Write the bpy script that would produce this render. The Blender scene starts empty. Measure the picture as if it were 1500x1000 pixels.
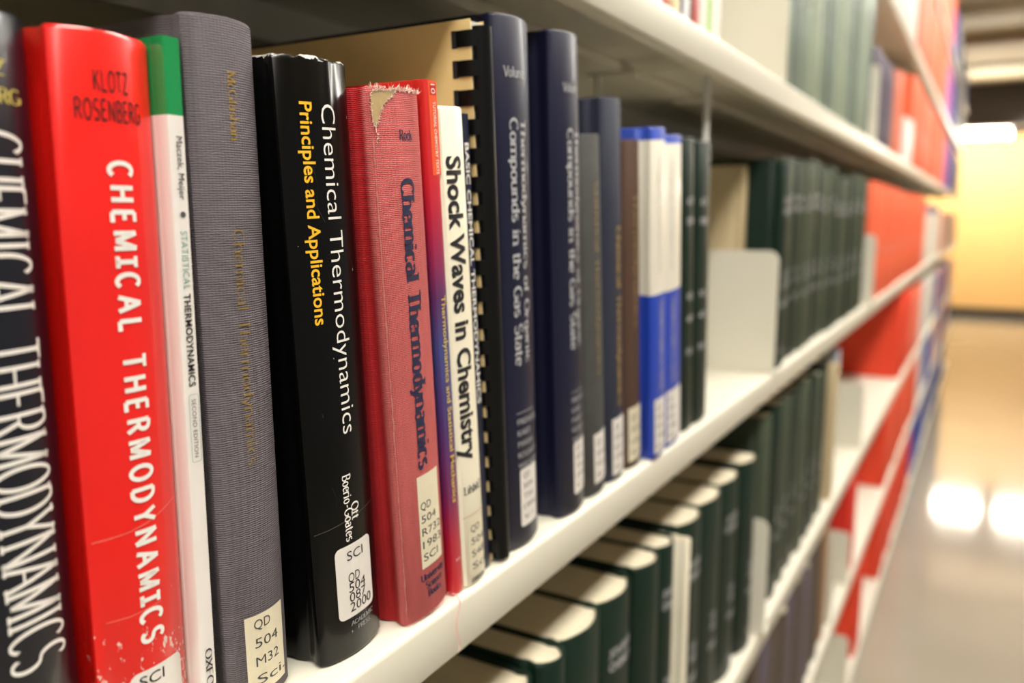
import bpy, bmesh, math, random
from mathutils import Vector, Matrix

random.seed(7)
SC = bpy.context.scene
COL = SC.collection
R = math.radians

# ------------------------------------------------------------------ camera
CAMZ = 1.19                      # eye height above the floor
FPX = 1200.0                     # focal length in pixels of the 1500 px frame
pitch = math.atan(182 / FPX)
yaw = math.atan(701 * math.cos(pitch) / FPX)
cam = bpy.data.cameras.new('camera')
cam.lens = FPX / 1500 * 36.0
cam.sensor_width = 36.0
cam.clip_start = 0.01
cam.dof.use_dof = True
cam.dof.focus_distance = 0.335
cam.dof.aperture_fstop = 5.3
cam_o = bpy.data.objects.new('camera', cam)
COL.objects.link(cam_o)
cam_o.location = (0, 0, CAMZ)
cam_o.rotation_euler = (math.pi / 2 - pitch, 0, yaw)
SC.camera = cam_o

# ------------------------------------------------------------------ world and exposure
W = bpy.data.worlds.new('world')
SC.world = W
W.use_nodes = True
W.node_tree.nodes['Background'].inputs[0].default_value = (1.0, 0.96, 0.88, 1)
W.node_tree.nodes['Background'].inputs[1].default_value = 0.27
SC.view_settings.view_transform = 'Standard'
SC.view_settings.look = 'None'
SC.view_settings.gamma = 1.0
SC.view_settings.use_curve_mapping = False
SC.view_settings.exposure = 0.0
CEIL_LAMP = 30.5                 # strength of the ceiling troffers
WALL_LAMP = 180.0                 # strength of the tubes washing the far wall

# ------------------------------------------------------------------ materials
def lin(c):
    return tuple(((v / 255) / 12.92 if v / 255 <= 0.04045 else ((v / 255 + 0.055) / 1.055) ** 2.4) for v in c) + (1.0,)

MATS = {}
def new_mat(name):
    m = bpy.data.materials.new(name); m.use_nodes = True
    nt = m.node_tree
    b = nt.nodes['Principled BSDF']
    return m, nt, b

def N(nt, typ, **kw):
    n = nt.nodes.new(typ)
    for k, v in kw.items():
        setattr(n, k, v)
    return n

def coords(nt, scale=(1, 1, 1)):
    tc = N(nt, 'ShaderNodeTexCoord'); mp = N(nt, 'ShaderNodeMapping')
    mp.inputs['Scale'].default_value = scale
    nt.links.new(tc.outputs['Object'], mp.inputs[0])
    return mp.outputs[0]

def mixcol(nt, fac, a, b, blend='MIX'):
    m = N(nt, 'ShaderNodeMix', data_type='RGBA', blend_type=blend)
    for sock, v in ((0, fac), (6, a), (7, b)):
        if hasattr(v, 'is_linked') or hasattr(v, 'node'):
            nt.links.new(v, m.inputs[sock])
        else:
            m.inputs[sock].default_value = v
    return m.outputs[2]

def ramp(nt, src, stops, interp='LINEAR'):
    r = N(nt, 'ShaderNodeValToRGB'); r.color_ramp.interpolation = interp
    el = r.color_ramp.elements
    while len(el) < len(stops):
        el.new(0.5)
    for e, (p, c) in zip(el, stops):
        e.position = p; e.color = c
    nt.links.new(src, r.inputs[0])
    return r.outputs[0]

def noise(nt, vec, scale, detail=3, rough=0.5):
    n = N(nt, 'ShaderNodeTexNoise'); n.inputs['Scale'].default_value = scale
    n.inputs['Detail'].default_value = detail; n.inputs['Roughness'].default_value = rough
    nt.links.new(vec, n.inputs['Vector'])
    return n.outputs[0]

def bump(nt, b, h, strength, dist=0.0004):
    n = N(nt, 'ShaderNodeBump'); n.inputs['Strength'].default_value = strength
    n.inputs['Distance'].default_value = dist
    nt.links.new(h, n.inputs['Height']); nt.links.new(n.outputs[0], b.inputs['Normal'])

def math_node(nt, op, a, b=None):
    n = N(nt, 'ShaderNodeMath', operation=op)
    for i, v in enumerate((a, b)):
        if v is None: continue
        if hasattr(v, 'node'): nt.links.new(v, n.inputs[i])
        else: n.inputs[i].default_value = v
    return n.outputs[0]

def plain(name, col, rough=0.5, coat=0.0, spec=0.5, var=0.06, nscale=60, metallic=0.0):
    if name in MATS: return MATS[name]
    m, nt, b = new_mat(name)
    v = coords(nt)
    n = noise(nt, v, nscale)
    c = lin(col)
    d = tuple(x * (1 - var * 2) for x in c[:3]) + (1,)
    nt.links.new(mixcol(nt, n, d, c), b.inputs['Base Color'])
    b.inputs['Roughness'].default_value = rough
    b.inputs['Coat Weight'].default_value = coat
    b.inputs['Coat Roughness'].default_value = 0.12
    b.inputs['Specular IOR Level'].default_value = spec
    b.inputs['Metallic'].default_value = metallic
    MATS[name] = m
    return m

def cloth(name, col, rough=0.75, rib=(.0011, .0009), yw=0.5, strength=0.5, var=0.25, fade=None, fade_col=None, spec=0.3):
    """bookcloth: crossed threads as fine relief and slight colour mottle"""
    if name in MATS: return MATS[name]
    m, nt, b = new_mat(name)
    v = coords(nt)
    w1 = N(nt, 'ShaderNodeTexWave', wave_type='BANDS', bands_direction='Z'); w1.inputs['Scale'].default_value = 0.314 / rib[1]
    w1.inputs['Distortion'].default_value = 3.0; w1.inputs['Detail'].default_value = 2; w1.inputs['Detail Scale'].default_value = 2.0
    w2 = N(nt, 'ShaderNodeTexWave', wave_type='BANDS', bands_direction='Y'); w2.inputs['Scale'].default_value = 0.314 / rib[0]
    w2.inputs['Distortion'].default_value = 2.0
    nt.links.new(v, w1.inputs['Vector']); nt.links.new(v, w2.inputs['Vector'])
    h = math_node(nt, 'ADD', w1.outputs['Fac'], math_node(nt, 'MULTIPLY', w2.outputs['Fac'], yw))
    n = noise(nt, v, 90, 4)
    c = lin(col); d = tuple(x * (1 - var) for x in c[:3]) + (1,); l = tuple(min(1, x * (1 + var)) for x in c[:3]) + (1,)
    cc = mixcol(nt, n, d, l)
    if fade:
        sx = N(nt, 'ShaderNodeSeparateXYZ'); nt.links.new(v, sx.inputs[0])
        f = N(nt, 'ShaderNodeMapRange'); f.inputs['From Min'].default_value = fade[0]; f.inputs['From Max'].default_value = fade[1]
        nt.links.new(math_node(nt, 'ADD', sx.outputs[0], math_node(nt, 'MULTIPLY', n, 0.001)), f.inputs['Value'])
        fc = lin(fade_col)
        f2 = mixcol(nt, noise(nt, coords(nt, (1, 1, .25)), 260, 3), tuple(x * .8 for x in fc[:3]) + (1,), tuple(min(1, x * 1.2) for x in fc[:3]) + (1,))
        cc = mixcol(nt, f.outputs[0], cc, f2)
    cc = mixcol(nt, math_node(nt, 'MULTIPLY', h, 0.28), cc, tuple(x * 0.45 for x in c[:3]) + (1,))
    nt.links.new(cc, b.inputs['Base Color'])
    b.inputs['Roughness'].default_value = rough
    b.inputs['Specular IOR Level'].default_value = spec
    bump(nt, b, h, strength, 0.00025)
    MATS[name] = m
    return m

def worn_gloss(name, col, height, rough=0.22, wear_glint_col=(225, 200, 190), wear_glint_top=0.0, wear_bottom=0.0, thresh=0.62, coat=0.6, bumpy=0.0, spec=0.5):
    """film laminated jacket; scuffs near head and tail of the spine, or highlights painted at the head"""
    if name in MATS: return MATS[name]
    m, nt, b = new_mat(name)
    v = coords(nt)
    sx = N(nt, 'ShaderNodeSeparateXYZ'); nt.links.new(v, sx.inputs[0])
    c = lin(col)
    base = mixcol(nt, noise(nt, v, 25), tuple(x * 0.93 for x in c[:3]) + (1,), c)
    n = noise(nt, coords(nt, (1, 1, 0.6)), 420, 5, 0.65)
    tot = None
    for amt, lo, hi in ((wear_glint_top, height - 0.0022, height), (wear_bottom, 0.075, 0.03)):
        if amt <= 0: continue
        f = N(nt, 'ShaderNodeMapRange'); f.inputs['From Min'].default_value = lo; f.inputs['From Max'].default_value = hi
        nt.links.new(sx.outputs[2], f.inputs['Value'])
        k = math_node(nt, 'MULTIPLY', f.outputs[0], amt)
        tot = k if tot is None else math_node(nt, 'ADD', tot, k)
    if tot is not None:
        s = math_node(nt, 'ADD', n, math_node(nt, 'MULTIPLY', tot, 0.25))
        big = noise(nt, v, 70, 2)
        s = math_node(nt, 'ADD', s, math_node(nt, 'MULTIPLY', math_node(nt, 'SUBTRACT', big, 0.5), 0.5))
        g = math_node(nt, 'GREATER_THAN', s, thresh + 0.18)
        base = mixcol(nt, g, base, lin(wear_glint_col))
    nt.links.new(base, b.inputs['Base Color'])
    b.inputs['Roughness'].default_value = rough
    b.inputs['Coat Weight'].default_value = coat
    b.inputs['Coat Roughness'].default_value = 0.08
    b.inputs['Specular IOR Level'].default_value = spec
    if bumpy:
        bump(nt, b, noise(nt, coords(nt, (1, 1, 0.35)), 75, 3), bumpy, 0.002)
    MATS[name] = m
    return m

def banded(name, stops, height, rough=0.3, coat=0.4, interp='CONSTANT'):
    """printed cover whose colours change up the spine; stops as (z in m, sRGB)"""
    if name in MATS: return MATS[name]
    m, nt, b = new_mat(name)
    v = coords(nt)
    sx = N(nt, 'ShaderNodeSeparateXYZ'); nt.links.new(v, sx.inputs[0])
    z = math_node(nt, 'DIVIDE', sx.outputs[2], height)
    cc = ramp(nt, z, [(max(0, min(1, p / height)), lin(c)) for p, c in stops], interp)
    nt.links.new(cc, b.inputs['Base Color'])
    b.inputs['Roughness'].default_value = rough
    b.inputs['Coat Weight'].default_value = coat
    b.inputs['Coat Roughness'].default_value = 0.1
    MATS[name] = m
    return m

def page_mat(name, col):
    if name in MATS: return MATS[name]
    m, nt, b = new_mat(name)
    v = coords(nt, (6, 2400, 6))
    n = noise(nt, v, 1.0, 2)
    c = lin(col); d = tuple(x * 0.55 for x in c[:3]) + (1,)
    nt.links.new(mixcol(nt, n, d, c), b.inputs['Base Color'])
    b.inputs['Roughness'].default_value = 0.85
    b.inputs['Specular IOR Level'].default_value = 0.15
    bump(nt, b, n, 0.4, 0.0003)
    MATS[name] = m
    return m

def emitter(name, col, strength):
    m, nt, b = new_mat(name)
    b.inputs['Base Color'].default_value = (0.8, 0.8, 0.8, 1)
    b.inputs['Emission Color'].default_value = col
    b.inputs['Emission Strength'].default_value = strength
    return m

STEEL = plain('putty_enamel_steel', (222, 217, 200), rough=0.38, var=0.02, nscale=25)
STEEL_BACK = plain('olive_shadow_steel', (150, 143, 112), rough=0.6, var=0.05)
PAGES = page_mat('cream_pages', (232, 220, 192))
PAGES_W = page_mat('white_pages', (238, 232, 216))
STICKER = plain('label_paper', (226, 220, 212), rough=0.6, var=0.03, nscale=200)
STICKER_OLD = plain('aged_label_paper', (222, 212, 184), rough=0.65, var=0.05, nscale=200)
INK = plain('black_ink', (28, 27, 30), rough=0.6)
INK_GREY = plain('typewriter_ink', (78, 76, 78), rough=0.7)
WHITE_INK = plain('white_ink', (238, 234, 226), rough=0.45)
SILVER_INK = plain('silver_stamping', (176, 176, 178), rough=0.4)
GOLD_INK = plain('gold_stamping', (196, 158, 76), rough=0.35, metallic=0.35)
PALE_GOLD = plain('pale_gold_ink', (214, 198, 104), rough=.5)
YELLOW_INK = plain('yellow_ink', (250, 190, 40), rough=0.45)
NAVY_INK = plain('navy_ink', (26, 30, 66), rough=0.6)

# ------------------------------------------------------------------ mesh helpers
def link(name, me, mat, parent=None, smooth=True, angle=35):
    o = bpy.data.objects.new(name, me); COL.objects.link(o)
    if mat is not None and not me.materials: me.materials.append(mat)
    if smooth:
        for p in me.polygons: p.use_smooth = True
        me.set_sharp_from_angle(angle=R(angle))
    if parent: o.parent = parent
    return o

def mesh(name, verts, faces):
    me = bpy.data.meshes.new(name); me.from_pydata(verts, [], faces); me.update()
    bm = bmesh.new(); bm.from_mesh(me); bmesh.ops.recalc_face_normals(bm, faces=bm.faces); bm.to_mesh(me); bm.free()
    return me

def box_mesh(name, x0, x1, y0, y1, z0, z1, bevel=0.0, seg=2):
    bm = bmesh.new()
    bmesh.ops.create_cube(bm, size=1)
    for v in bm.verts:
        v.co = Vector((x0 if v.co.x < 0 else x1, y0 if v.co.y < 0 else y1, z0 if v.co.z < 0 else z1))
    if bevel:
        bmesh.ops.bevel(bm, geom=bm.edges[:], offset=bevel, segments=seg, affect='EDGES', profile=0.5)
    bmesh.ops.recalc_face_normals(bm, faces=bm.faces)
    me = bpy.data.meshes.new(name); bm.to_mesh(me); bm.free()
    return me

def prism_y(name, prof, y0, y1):
    """profile of (x, z) points extruded along y"""
    n = len(prof)
    v = [(x, y0, z) for x, z in prof] + [(x, y1, z) for x, z in prof]
    f = [(i, (i + 1) % n, n + (i + 1) % n, n + i) for i in range(n)] + [tuple(range(n)), tuple(range(2 * n - 1, n - 1, -1))]
    return mesh(name, v, f)

def tube_mesh(name, pts, r, seg=8):
    v, f = [], []
    for i, p in enumerate(pts):
        p = Vector(p)
        a = Vector(pts[max(0, i - 1)]); b = Vector(pts[min(len(pts) - 1, i + 1)])
        d = (b - a).normalized()
        u = d.cross(Vector((0.13, 0.31, 0.94)) if abs(d.z) < 0.9 else Vector((1, 0.1, 0))).normalized(); w = d.cross(u)
        for k in range(seg):
            t = 2 * math.pi * k / seg
            v.append(tuple(p + (u * math.cos(t) + w * math.sin(t)) * r))
    for i in range(len(pts) - 1):
        for k in range(seg):
            f.append((i * seg + k, i * seg + (k + 1) % seg, (i + 1) * seg + (k + 1) % seg, (i + 1) * seg + k))
    f.append(tuple(range(seg))); f.append(tuple(range((len(pts) - 1) * seg, len(pts) * seg)))
    return mesh(name, v, f)

def tag(o, label, cat, group=None, kind=None):
    o['label'] = label
    o['category'] = cat
    if group: o['group'] = group
    if kind: o['kind'] = kind
    return o

def struct(o):
    o['kind'] = 'structure'
    return o

def thing(name, label, cat, loc=(0, 0, 0), group=None):
    o = bpy.data.objects.new(name, None); COL.objects.link(o)
    o.empty_display_size = 0.02; o.location = loc
    return tag(o, label, cat, group)

# ------------------------------------------------------------------ lettering
def _arc(cx, cy, rx, ry, a0, a1, n=14):
    return [(cx + rx * math.cos(R(a0 + (a1 - a0) * i / n)), cy + ry * math.sin(R(a0 + (a1 - a0) * i / n))) for i in range(n + 1)]

# stroke alphabet: glyph -> (advance, strokes); a stroke is a list of points; cap height 1, x height .66
XH = 0.66
G = {
 'A': (.76, [[(.04, 0), (.38, 1)], [(.38, 1), (.72, 0)], [(.16, .34), (.6, .34)]]),
 'B': (.68, [[(.1, 0), (.1, 1)], [(.1, 1)] + _arc(.32, .76, .24, .24, 90, -90) + [(.1, .52)], [(.1, .52)] + _arc(.34, .26, .27, .26, 90, -90) + [(.1, 0)]]),
 'C': (.74, [_arc(.4, .5, .34, .5, 48, 312, 20)]),
 'D': (.76, [[(.1, 0), (.1, 1)], [(.1, 1)] + _arc(.3, .5, .38, .5, 90, -90) + [(.1, 0)]]),
 'E': (.64, [[(.1, 0), (.1, 1)], [(.1, 1), (.56, 1)], [(.1, .52), (.48, .52)], [(.1, 0), (.58, 0)]]),
 'F': (.6, [[(.1, 0), (.1, 1)], [(.1, 1), (.56, 1)], [(.1, .52), (.48, .52)]]),
 'G': (.78, [_arc(.4, .5, .34, .5, 48, 340, 20), [(.46, .42), (.72, .42)], [(.7, .42), (.7, .08)]]),
 'H': (.8, [[(.12, 0), (.12, 1)], [(.68, 0), (.68, 1)], [(.12, .5), (.68, .5)]]),
 'I': (.36, [[(.18, 0), (.18, 1)]]),
 'K': (.72, [[(.1, 0), (.1, 1)], [(.1, .38), (.6, 1)], [(.27, .58), (.66, 0)]]),
 'L': (.62, [[(.1, 0), (.1, 1)], [(.1, 0), (.57, 0)]]),
 'M': (.94, [[(.1, 0), (.1, 1)], [(.1, 1), (.46, .08)], [(.46, .08), (.82, 1)], [(.82, 1), (.82, 0)]]),
 'N': (.8, [[(.1, 0), (.1, 1)], [(.1, 1), (.7, 0)], [(.7, 0), (.7, 1)]]),
 'O': (.8, [_arc(.4, .5, .34, .5, 0, 360, 26)]),
 'P': (.64, [[(.1, 0), (.1, 1)], [(.1, 1)] + _arc(.32, .73, .26, .27, 90, -90) + [(.1, .46)]]),
 'R': (.72, [[(.1, 0), (.1, 1)], [(.1, 1)] + _arc(.32, .75, .25, .25, 90, -90) + [(.1, .5)], [(.34, .5), (.66, 0)]]),
 'S': (.66, [_arc(.33, .75, .24, .25, 35, 270, 12) + _arc(.33, .25, .26, .25, 90, -145, 12)[1:]]),
 'T': (.72, [[(.36, 0), (.36, 1)], [(.04, 1), (.68, 1)]]),
 'U': (.76, [[(.1, 1), (.1, .32)] + _arc(.38, .32, .28, .32, 180, 360) + [(.66, 1)]]),
 'V': (.74, [[(.04, 1), (.37, 0)], [(.37, 0), (.7, 1)]]),
 'X': (.72, [[(.06, 0), (.66, 1)], [(.06, 1), (.66, 0)]]),
 'Y': (.72, [[(.04, 1), (.36, .46)], [(.36, .46), (.68, 1)], [(.36, .46), (.36, 0)]]),
 'Z': (.66, [[(.06, 1), (.6, 1)], [(.6, 1), (.06, 0)], [(.06, 0), (.62, 0)]]),
 'a': (.56, [_arc(.26, .49, .18, .17, 150, 0, 10) + [(.44, 0)], _arc(.25, .2, .19, .2, 20, 340, 16)]),
 'b': (.6, [[(.1, 0), (.1, 1)], _arc(.3, .33, .21, .33, 160, -160, 18)]),
 'c': (.54, [_arc(.29, .33, .22, .33, 45, 315, 16)]),
 'd': (.62, [[(.5, 0), (.5, 1)], _arc(.29, .33, .21, .33, 20, 340, 18)]),
 'e': (.56, [[(.08, .36), (.5, .36)], _arc(.29, .33, .21, .33, 8, 315, 18)]),
 'f': (.4, [[(.17, 0), (.17, .8)] + _arc(.31, .8, .14, .18, 180, 60, 6), [(.04, XH), (.34, XH)]]),
 'g': (.6, [_arc(.28, .36, .2, .3, 0, 360, 18), [(.48, .66), (.48, -.05)] + _arc(.28, -.05, .2, .22, 0, -150, 10)]),
 'h': (.64, [[(.1, 0), (.1, 1)], _arc(.31, .43, .21, .23, 180, 0, 12) + [(.52, 0)]]),
 'i': (.32, [[(.16, 0), (.16, XH)], [(.16, .84), (.16, .96)]]),
 'k': (.6, [[(.1, 0), (.1, 1)], [(.1, .26), (.46, XH)], [(.24, .4), (.52, 0)]]),
 'l': (.32, [[(.16, 0), (.16, 1)]]),
 'm': (.96, [[(.1, 0), (.1, XH)], _arc(.29, .43, .19, .23, 180, 0, 10) + [(.48, 0)], _arc(.67, .43, .19, .23, 180, 0, 10) + [(.86, 0)]]),
 'n': (.64, [[(.1, 0), (.1, XH)], _arc(.31, .43, .21, .23, 180, 0, 12) + [(.52, 0)]]),
 'o': (.6, [_arc(.3, .33, .22, .33, 0, 360, 20)]),
 'p': (.6, [[(.1, -.28), (.1, XH)], _arc(.3, .33, .21, .33, 160, -160, 18)]),
 'r': (.46, [[(.1, 0), (.1, XH)], _arc(.3, .43, .19, .22, 180, 50, 8)]),
 's': (.5, [_arc(.25, .49, .16, .17, 40, 270, 10) + _arc(.25, .17, .18, .17, 90, -145, 10)[1:]]),
 't': (.4, [[(.17, .9), (.17, .14)] + _arc(.29, .14, .12, .14, 180, 300, 6), [(.04, XH), (.34, XH)]]),
 'u': (.64, [[(.1, XH), (.1, .24)] + _arc(.31, .24, .21, .24, 180, 360, 10), [(.52, XH), (.52, 0)]]),
 'v': (.58, [[(.04, XH), (.29, 0)], [(.29, 0), (.54, XH)]]),
 'y': (.58, [[(.04, XH), (.3, 0)], [(.54, XH), (.3, 0), (.2, -.22), (.08, -.28)]]),
 ' ': (.42, []),
}

def stroke_text(body, wv=0.16, wh=0.07, serif=0.12, track=0.0, slab_i=False):
    """polygons of a text in the stroke alphabet; thick uprights wv, thin level strokes wh"""
    V, F = [], []
    x = 0.0
    def strip(pts):
        b = len(V)
        for i, p in enumerate(pts):
            a = pts[max(0, i - 1)]; c = pts[min(len(pts) - 1, i + 1)]
            d = Vector((c[0] - a[0], c[1] - a[1])); d = d.normalized() if d.length else Vector((0, 1))
            w = (wh + (wv - wh) * abs(d.y) ** 1.4) / 2
            nx, ny = -d.y * w, d.x * w
            V.append((x + p[0] + nx, p[1] + ny)); V.append((x + p[0] - nx, p[1] - ny))
        for i in range(len(pts) - 1):
            F.append((b + 2 * i, b + 2 * i + 1, b + 2 * i + 3, b + 2 * i + 2))
    def bar(cx, cy, half, thick):
        b = len(V)
        V.extend([(x + cx - half, cy), (x + cx + half, cy), (x + cx + half, cy + thick), (x + cx - half, cy + thick)])
        F.append((b, b + 1, b + 2, b + 3))
    for ch in body:
        adv, strokes = G.get(ch, G[' '])
        for s in strokes:
            strip(s)
            if serif > 0 or (slab_i and ch == 'I'):
                sf = serif if serif > 0 else 0.17
                th = max(wh * 0.9, 0.05) if serif > 0 else wh
                for (px, py), (qx, qy) in ((s[0], s[1]), (s[-1], s[-2])):
                    if abs(py - qy) < abs(px - qx) * 0.8: continue
                    if len(s) > 3 and ch in 'CGSOceags': continue
                    if abs(py) < 0.01 and py < qy: bar(px, 0, wv / 2 + sf, th)
                    elif abs(py - 1) < 0.01 and py > qy: bar(px, 1 - th, wv / 2 + sf * (.9), th)
                    elif abs(py - XH) < 0.01 and py > qy: bar(px - sf * .4, XH - th, wv / 2 + sf * .4, th)
        x += adv + track
    return V, F, x - track

_fcache = {}
def font_text(body, bold=0.0, spacing=1.0):
    key = (body, bold, spacing)
    if key in _fcache: return _fcache[key]
    c = bpy.data.curves.new('glyphs', 'FONT'); c.body = body; c.offset = bold; c.space_character = spacing
    c.resolution_u = 3; c.fill_mode = 'FRONT'
    o = bpy.data.objects.new('glyphs', c)
    COL.objects.link(o)
    dg = bpy.context.evaluated_depsgraph_get()
    me = bpy.data.meshes.new_from_object(o.evaluated_get(dg))
    V = [(v.co.x, v.co.y) for v in me.vertices]; F = [tuple(p.vertices) for p in me.polygons]
    bpy.data.objects.remove(o); bpy.data.curves.remove(c); bpy.data.meshes.remove(me)
    x0 = min(v[0] for v in V); cap = 0.729
    V = [((x - x0) / cap, y / cap) for x, y in V]
    r = (V, F, max(v[0] for v in V))
    _fcache[key] = r
    return r

class Book:
    """a book standing on a shelf; local x points out of the shelf, y along it, z up"""
    def __init__(s, root, t, h, dep, sag):
        s.root, s.t, s.h, s.dep, s.sag = root, t, h, dep, sag
    def spine_x(s, u):
        return -s.sag * (2 * u / s.t - 1) ** 2
    def lay(s, name, V2, F2, mat, parent=None, lift=0.00025):
        """lay flat (u, z) polygons on the curved spine"""
        me = bpy.data.meshes.new(name)
        bm = bmesh.new()
        vs = [bm.verts.new((0, u, z)) for u, z in V2]
        for f in F2:
            try: bm.faces.new([vs[i] for i in f])
            except ValueError: pass
        if s.sag > 0.0004:
            for k in range(1, 14):
                u = s.t * k / 14
                bmesh.ops.bisect_plane(bm, geom=bm.verts[:] + bm.edges[:] + bm.faces[:], plane_co=(0, u, 0), plane_no=(0, 1, 0))
        for v in bm.verts:
            v.co.x = s.spine_x(v.co.y) + lift
        for f in bm.faces:
            f.normal_update()
            if f.normal.x < 0: f.normal_flip()
        bm.to_mesh(me); bm.free()
        return link(name, me, mat, parent or s.root, smooth=False)
    def down(s, name, poly, mat, z_top, z_bot, u0, cap, parent=None, lift=0.00025):
        """text reading down the spine, letter feet at u0"""
        V, F, w = poly; k = (z_top - z_bot) / w
        return s.lay(name, [(u0 + y * cap, z_top - x * k) for x, y in V], F, mat, parent, lift)
    def level(s, name, poly, mat, u_l, u_r, z0, cap, parent=None, lift=0.00025):
        V, F, w = poly; k = (u_r - u_l) / w
        return s.lay(name, [(u_l + x * k, z0 + y * cap) for x, y in V], F, mat, parent, lift)
    def sticker(s, u0, u1, z0, z1, mat=None, r=0.0, name='call_number_label', lift=0.00018):
        pts = []
        for cx, cz, a in ((u1 - r, z1 - r, 0), (u0 + r, z1 - r, 90), (u0 + r, z0 + r, 180), (u1 - r, z0 + r, 270)):
            for i in range(6 if r else 1):
                t = R(a + 90 * i / 5)
                pts.append((cx + r * math.cos(t), cz + r * math.sin(t)))
        return s.lay(name, pts, [tuple(range(len(pts)))], mat or STICKER, None, lift)
    def lines(s, lab, rows, u0, z_first, cap, lead, width=0.62, mat=None, bold=0.0, lift=0.0003):
        """typed lines on a label"""
        V, F = [], []
        for i, body in enumerate(rows):
            if not body: continue
            v, f, w = font_text(body, bold)
            b = len(V); L = len(body) * cap * width * 1.25
            V += [(u0 + x * L / w, z_first - i * lead + y * cap) for x, y in v]
            F += [tuple(k + b for k in q) for q in f]
        return s.lay('typed_number', V, F, mat or INK_GREY, lab, lift)

def cover_mesh(t, h, dep, sag, hard, board=0.0026, groove=0.0016, ztop=None):
    """wrap-around cover: near board, hinge groove, spine, far hinge, far board"""
    half = [(-dep, 0.0)]
    if hard:
        g = min(groove, t * 0.18)
        half += [(-sag - .0150, 0), (-sag - .0118, g * .25), (-sag - .0095, g), (-sag - .0070, g), (-sag - .0045, g * .3), (-sag - .0022, 0.0)]
    else:
        half += [(-sag - .0065, 0), (-sag - .006, .00012), (-sag - .0055, 0)]
    na = 16 if sag > 0.0004 else 2
    er = min(0.0012, t * .15)                      # rounding where spine meets sides
    arc = []
    for i in range(na + 1):
        u = t * i / na
        arc.append((-sag * (2 * u / t - 1) ** 2 - (er if i in (0, na) else 0), u))
    if sag <= 0.0004:
        arc = [(-er, 0), (-er * .3, er * .3), (0, er), (0, t / 2), (0, t - er), (-er * .3, t - er * .3), (-er, t)]
    path = half + arc + [(x, t - y) for x, y in reversed(half)]
    nh = len(half); n = len(path)
    tb = board if hard else 0.0006
    tb = min(tb, t * .2)
    inner = []
    for i, (x, y) in enumerate(path):
        yy = tb + (t - 2 * tb) * (y / t)
        inner.append((x - (0.0016 if nh <= i < n - nh else 0), yy))
    e = 0.0012 if hard else 0.0002
    zs = [(0, .35), (e, 0), (h * .3, 0), (h * .7, 0), (h - e, 0), (h, .35), (h, 1), (0, 1)]
    nr = len(zs)
    V, F = [], []
    for i in range(n):
        for z, k in zs:
            if z > h * .9 and ztop: z += ztop(i, n, nh)
            V.append((path[i][0] * (1 - k) + inner[i][0] * k, path[i][1] * (1 - k) + inner[i][1] * k, z))
    for i in range(n - 1):
        for k in range(nr):
            a, b = i * nr + k, i * nr + (k + 1) % nr
            F.append((a, b, b + nr, a + nr))
    F.append(tuple(range(nr))); F.append(tuple(range((n - 1) * nr, n * nr)))
    return mesh('cover', V, F), tb

def pages_mesh(t, h, dep, sag, tb, inset):
    V, F = [], []
    out = []
    for i in range(9):
        y = tb + (t - 2 * tb) * i / 8
        out.append((-sag * (2 * i / 8 - 1) ** 2 - 0.0022, y))
    for i in range(8, -1, -1):
        y = tb + (t - 2 * tb) * i / 8
        out.append((-dep + 0.003 + max(0, sag * .8 * (1 - (2 * i / 8 - 1) ** 2)), y))
    n = len(out)
    V = [(x, y, inset) for x, y in out] + [(x, y, h - inset) for x, y in out]
    F = [(i, (i + 1) % n, n + (i + 1) % n, n + i) for i in range(n)]
    for i in range(8):                                  # head and tail, quads between spine side and fore edge
        j = n - 1 - i
        F.append((i, i + 1, j - 1, j)); F.append((n + i, n + i + 1, n + j - 1, n + j))
    return mesh('page_block', V, F)

LIFT = 0.0004
def make_book(name, label, y0, t, h, xs, z, mat, dep=0.16, sag=0.004, hard=True, lean=0.0, cat='book', group=None, pages=None, ztop=None, board=0.0026):
    root = thing(name, label, cat, (xs, y0, z + LIFT), group)
    root.rotation_euler = (R(lean), 0, 0)
    cm, tb = cover_mesh(t, h, dep, sag, hard, board=board, ztop=ztop)
    link('cover', cm, mat, root)
    link('page_block', pages_mesh(t, h, dep, sag, tb, 0.0032 if hard else 0.0004), pages or PAGES, root, angle=25)
    return Book(root, t, h, dep, sag)

def copy_tree(o, parent=None):
    c = o.copy(); COL.objects.link(c); c.parent = parent
    for ch in list(o.children):
        copy_tree(ch, c)
    return c

# ------------------------------------------------------------------ heights (top face of each shelf, above the floor)
XF = -0.22                       # front plane of the stack
LIP = 0.029
ZA = CAMZ - 0.193                # the textbook shelf
ZB = CAMZ + 0.157
ZC = CAMZ - 0.536
ZD = CAMZ - 0.832
ZG = CAMZ - 1.150                       # bottom shelf
ZE = CAMZ + 0.490
ZF = CAMZ + 0.815
CEIL = 2.60
JOINT = [1.034 + 0.914 * k for k in range(-2, 8)]
WALL_Y = 11.46

# ------------------------------------------------------------------ room
def floor_material():
    m, nt, b = new_mat('waxed_floor')
    v = coords(nt)
    n1 = noise(nt, v, 3.0, 4); n2 = noise(nt, v, 220, 3)
    c = mixcol(nt, n1, lin((156, 149, 134)), lin((176, 168, 152)))
    c = mixcol(nt, math_node(nt, 'MULTIPLY', n2, .5), c, lin((128, 122, 110)))
    nt.links.new(c, b.inputs['Base Color'])
    b.inputs['Roughness'].default_value = 0.085
    b.inputs['Specular IOR Level'].default_value = 0.5
    return m
struct(link('floor', box_mesh('floor', -3.2, 3.2, -2.5, WALL_Y + 0.1, -0.1, 0.0), floor_material(), smooth=False))
struct(link('wall_far', box_mesh('wall_far', -3.2, 3.2, WALL_Y, WALL_Y + 0.1, 0.0, CEIL), plain('orange_wall_paint', (250, 200, 128), rough=0.55, var=0.02, nscale=3), smooth=False))
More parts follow.
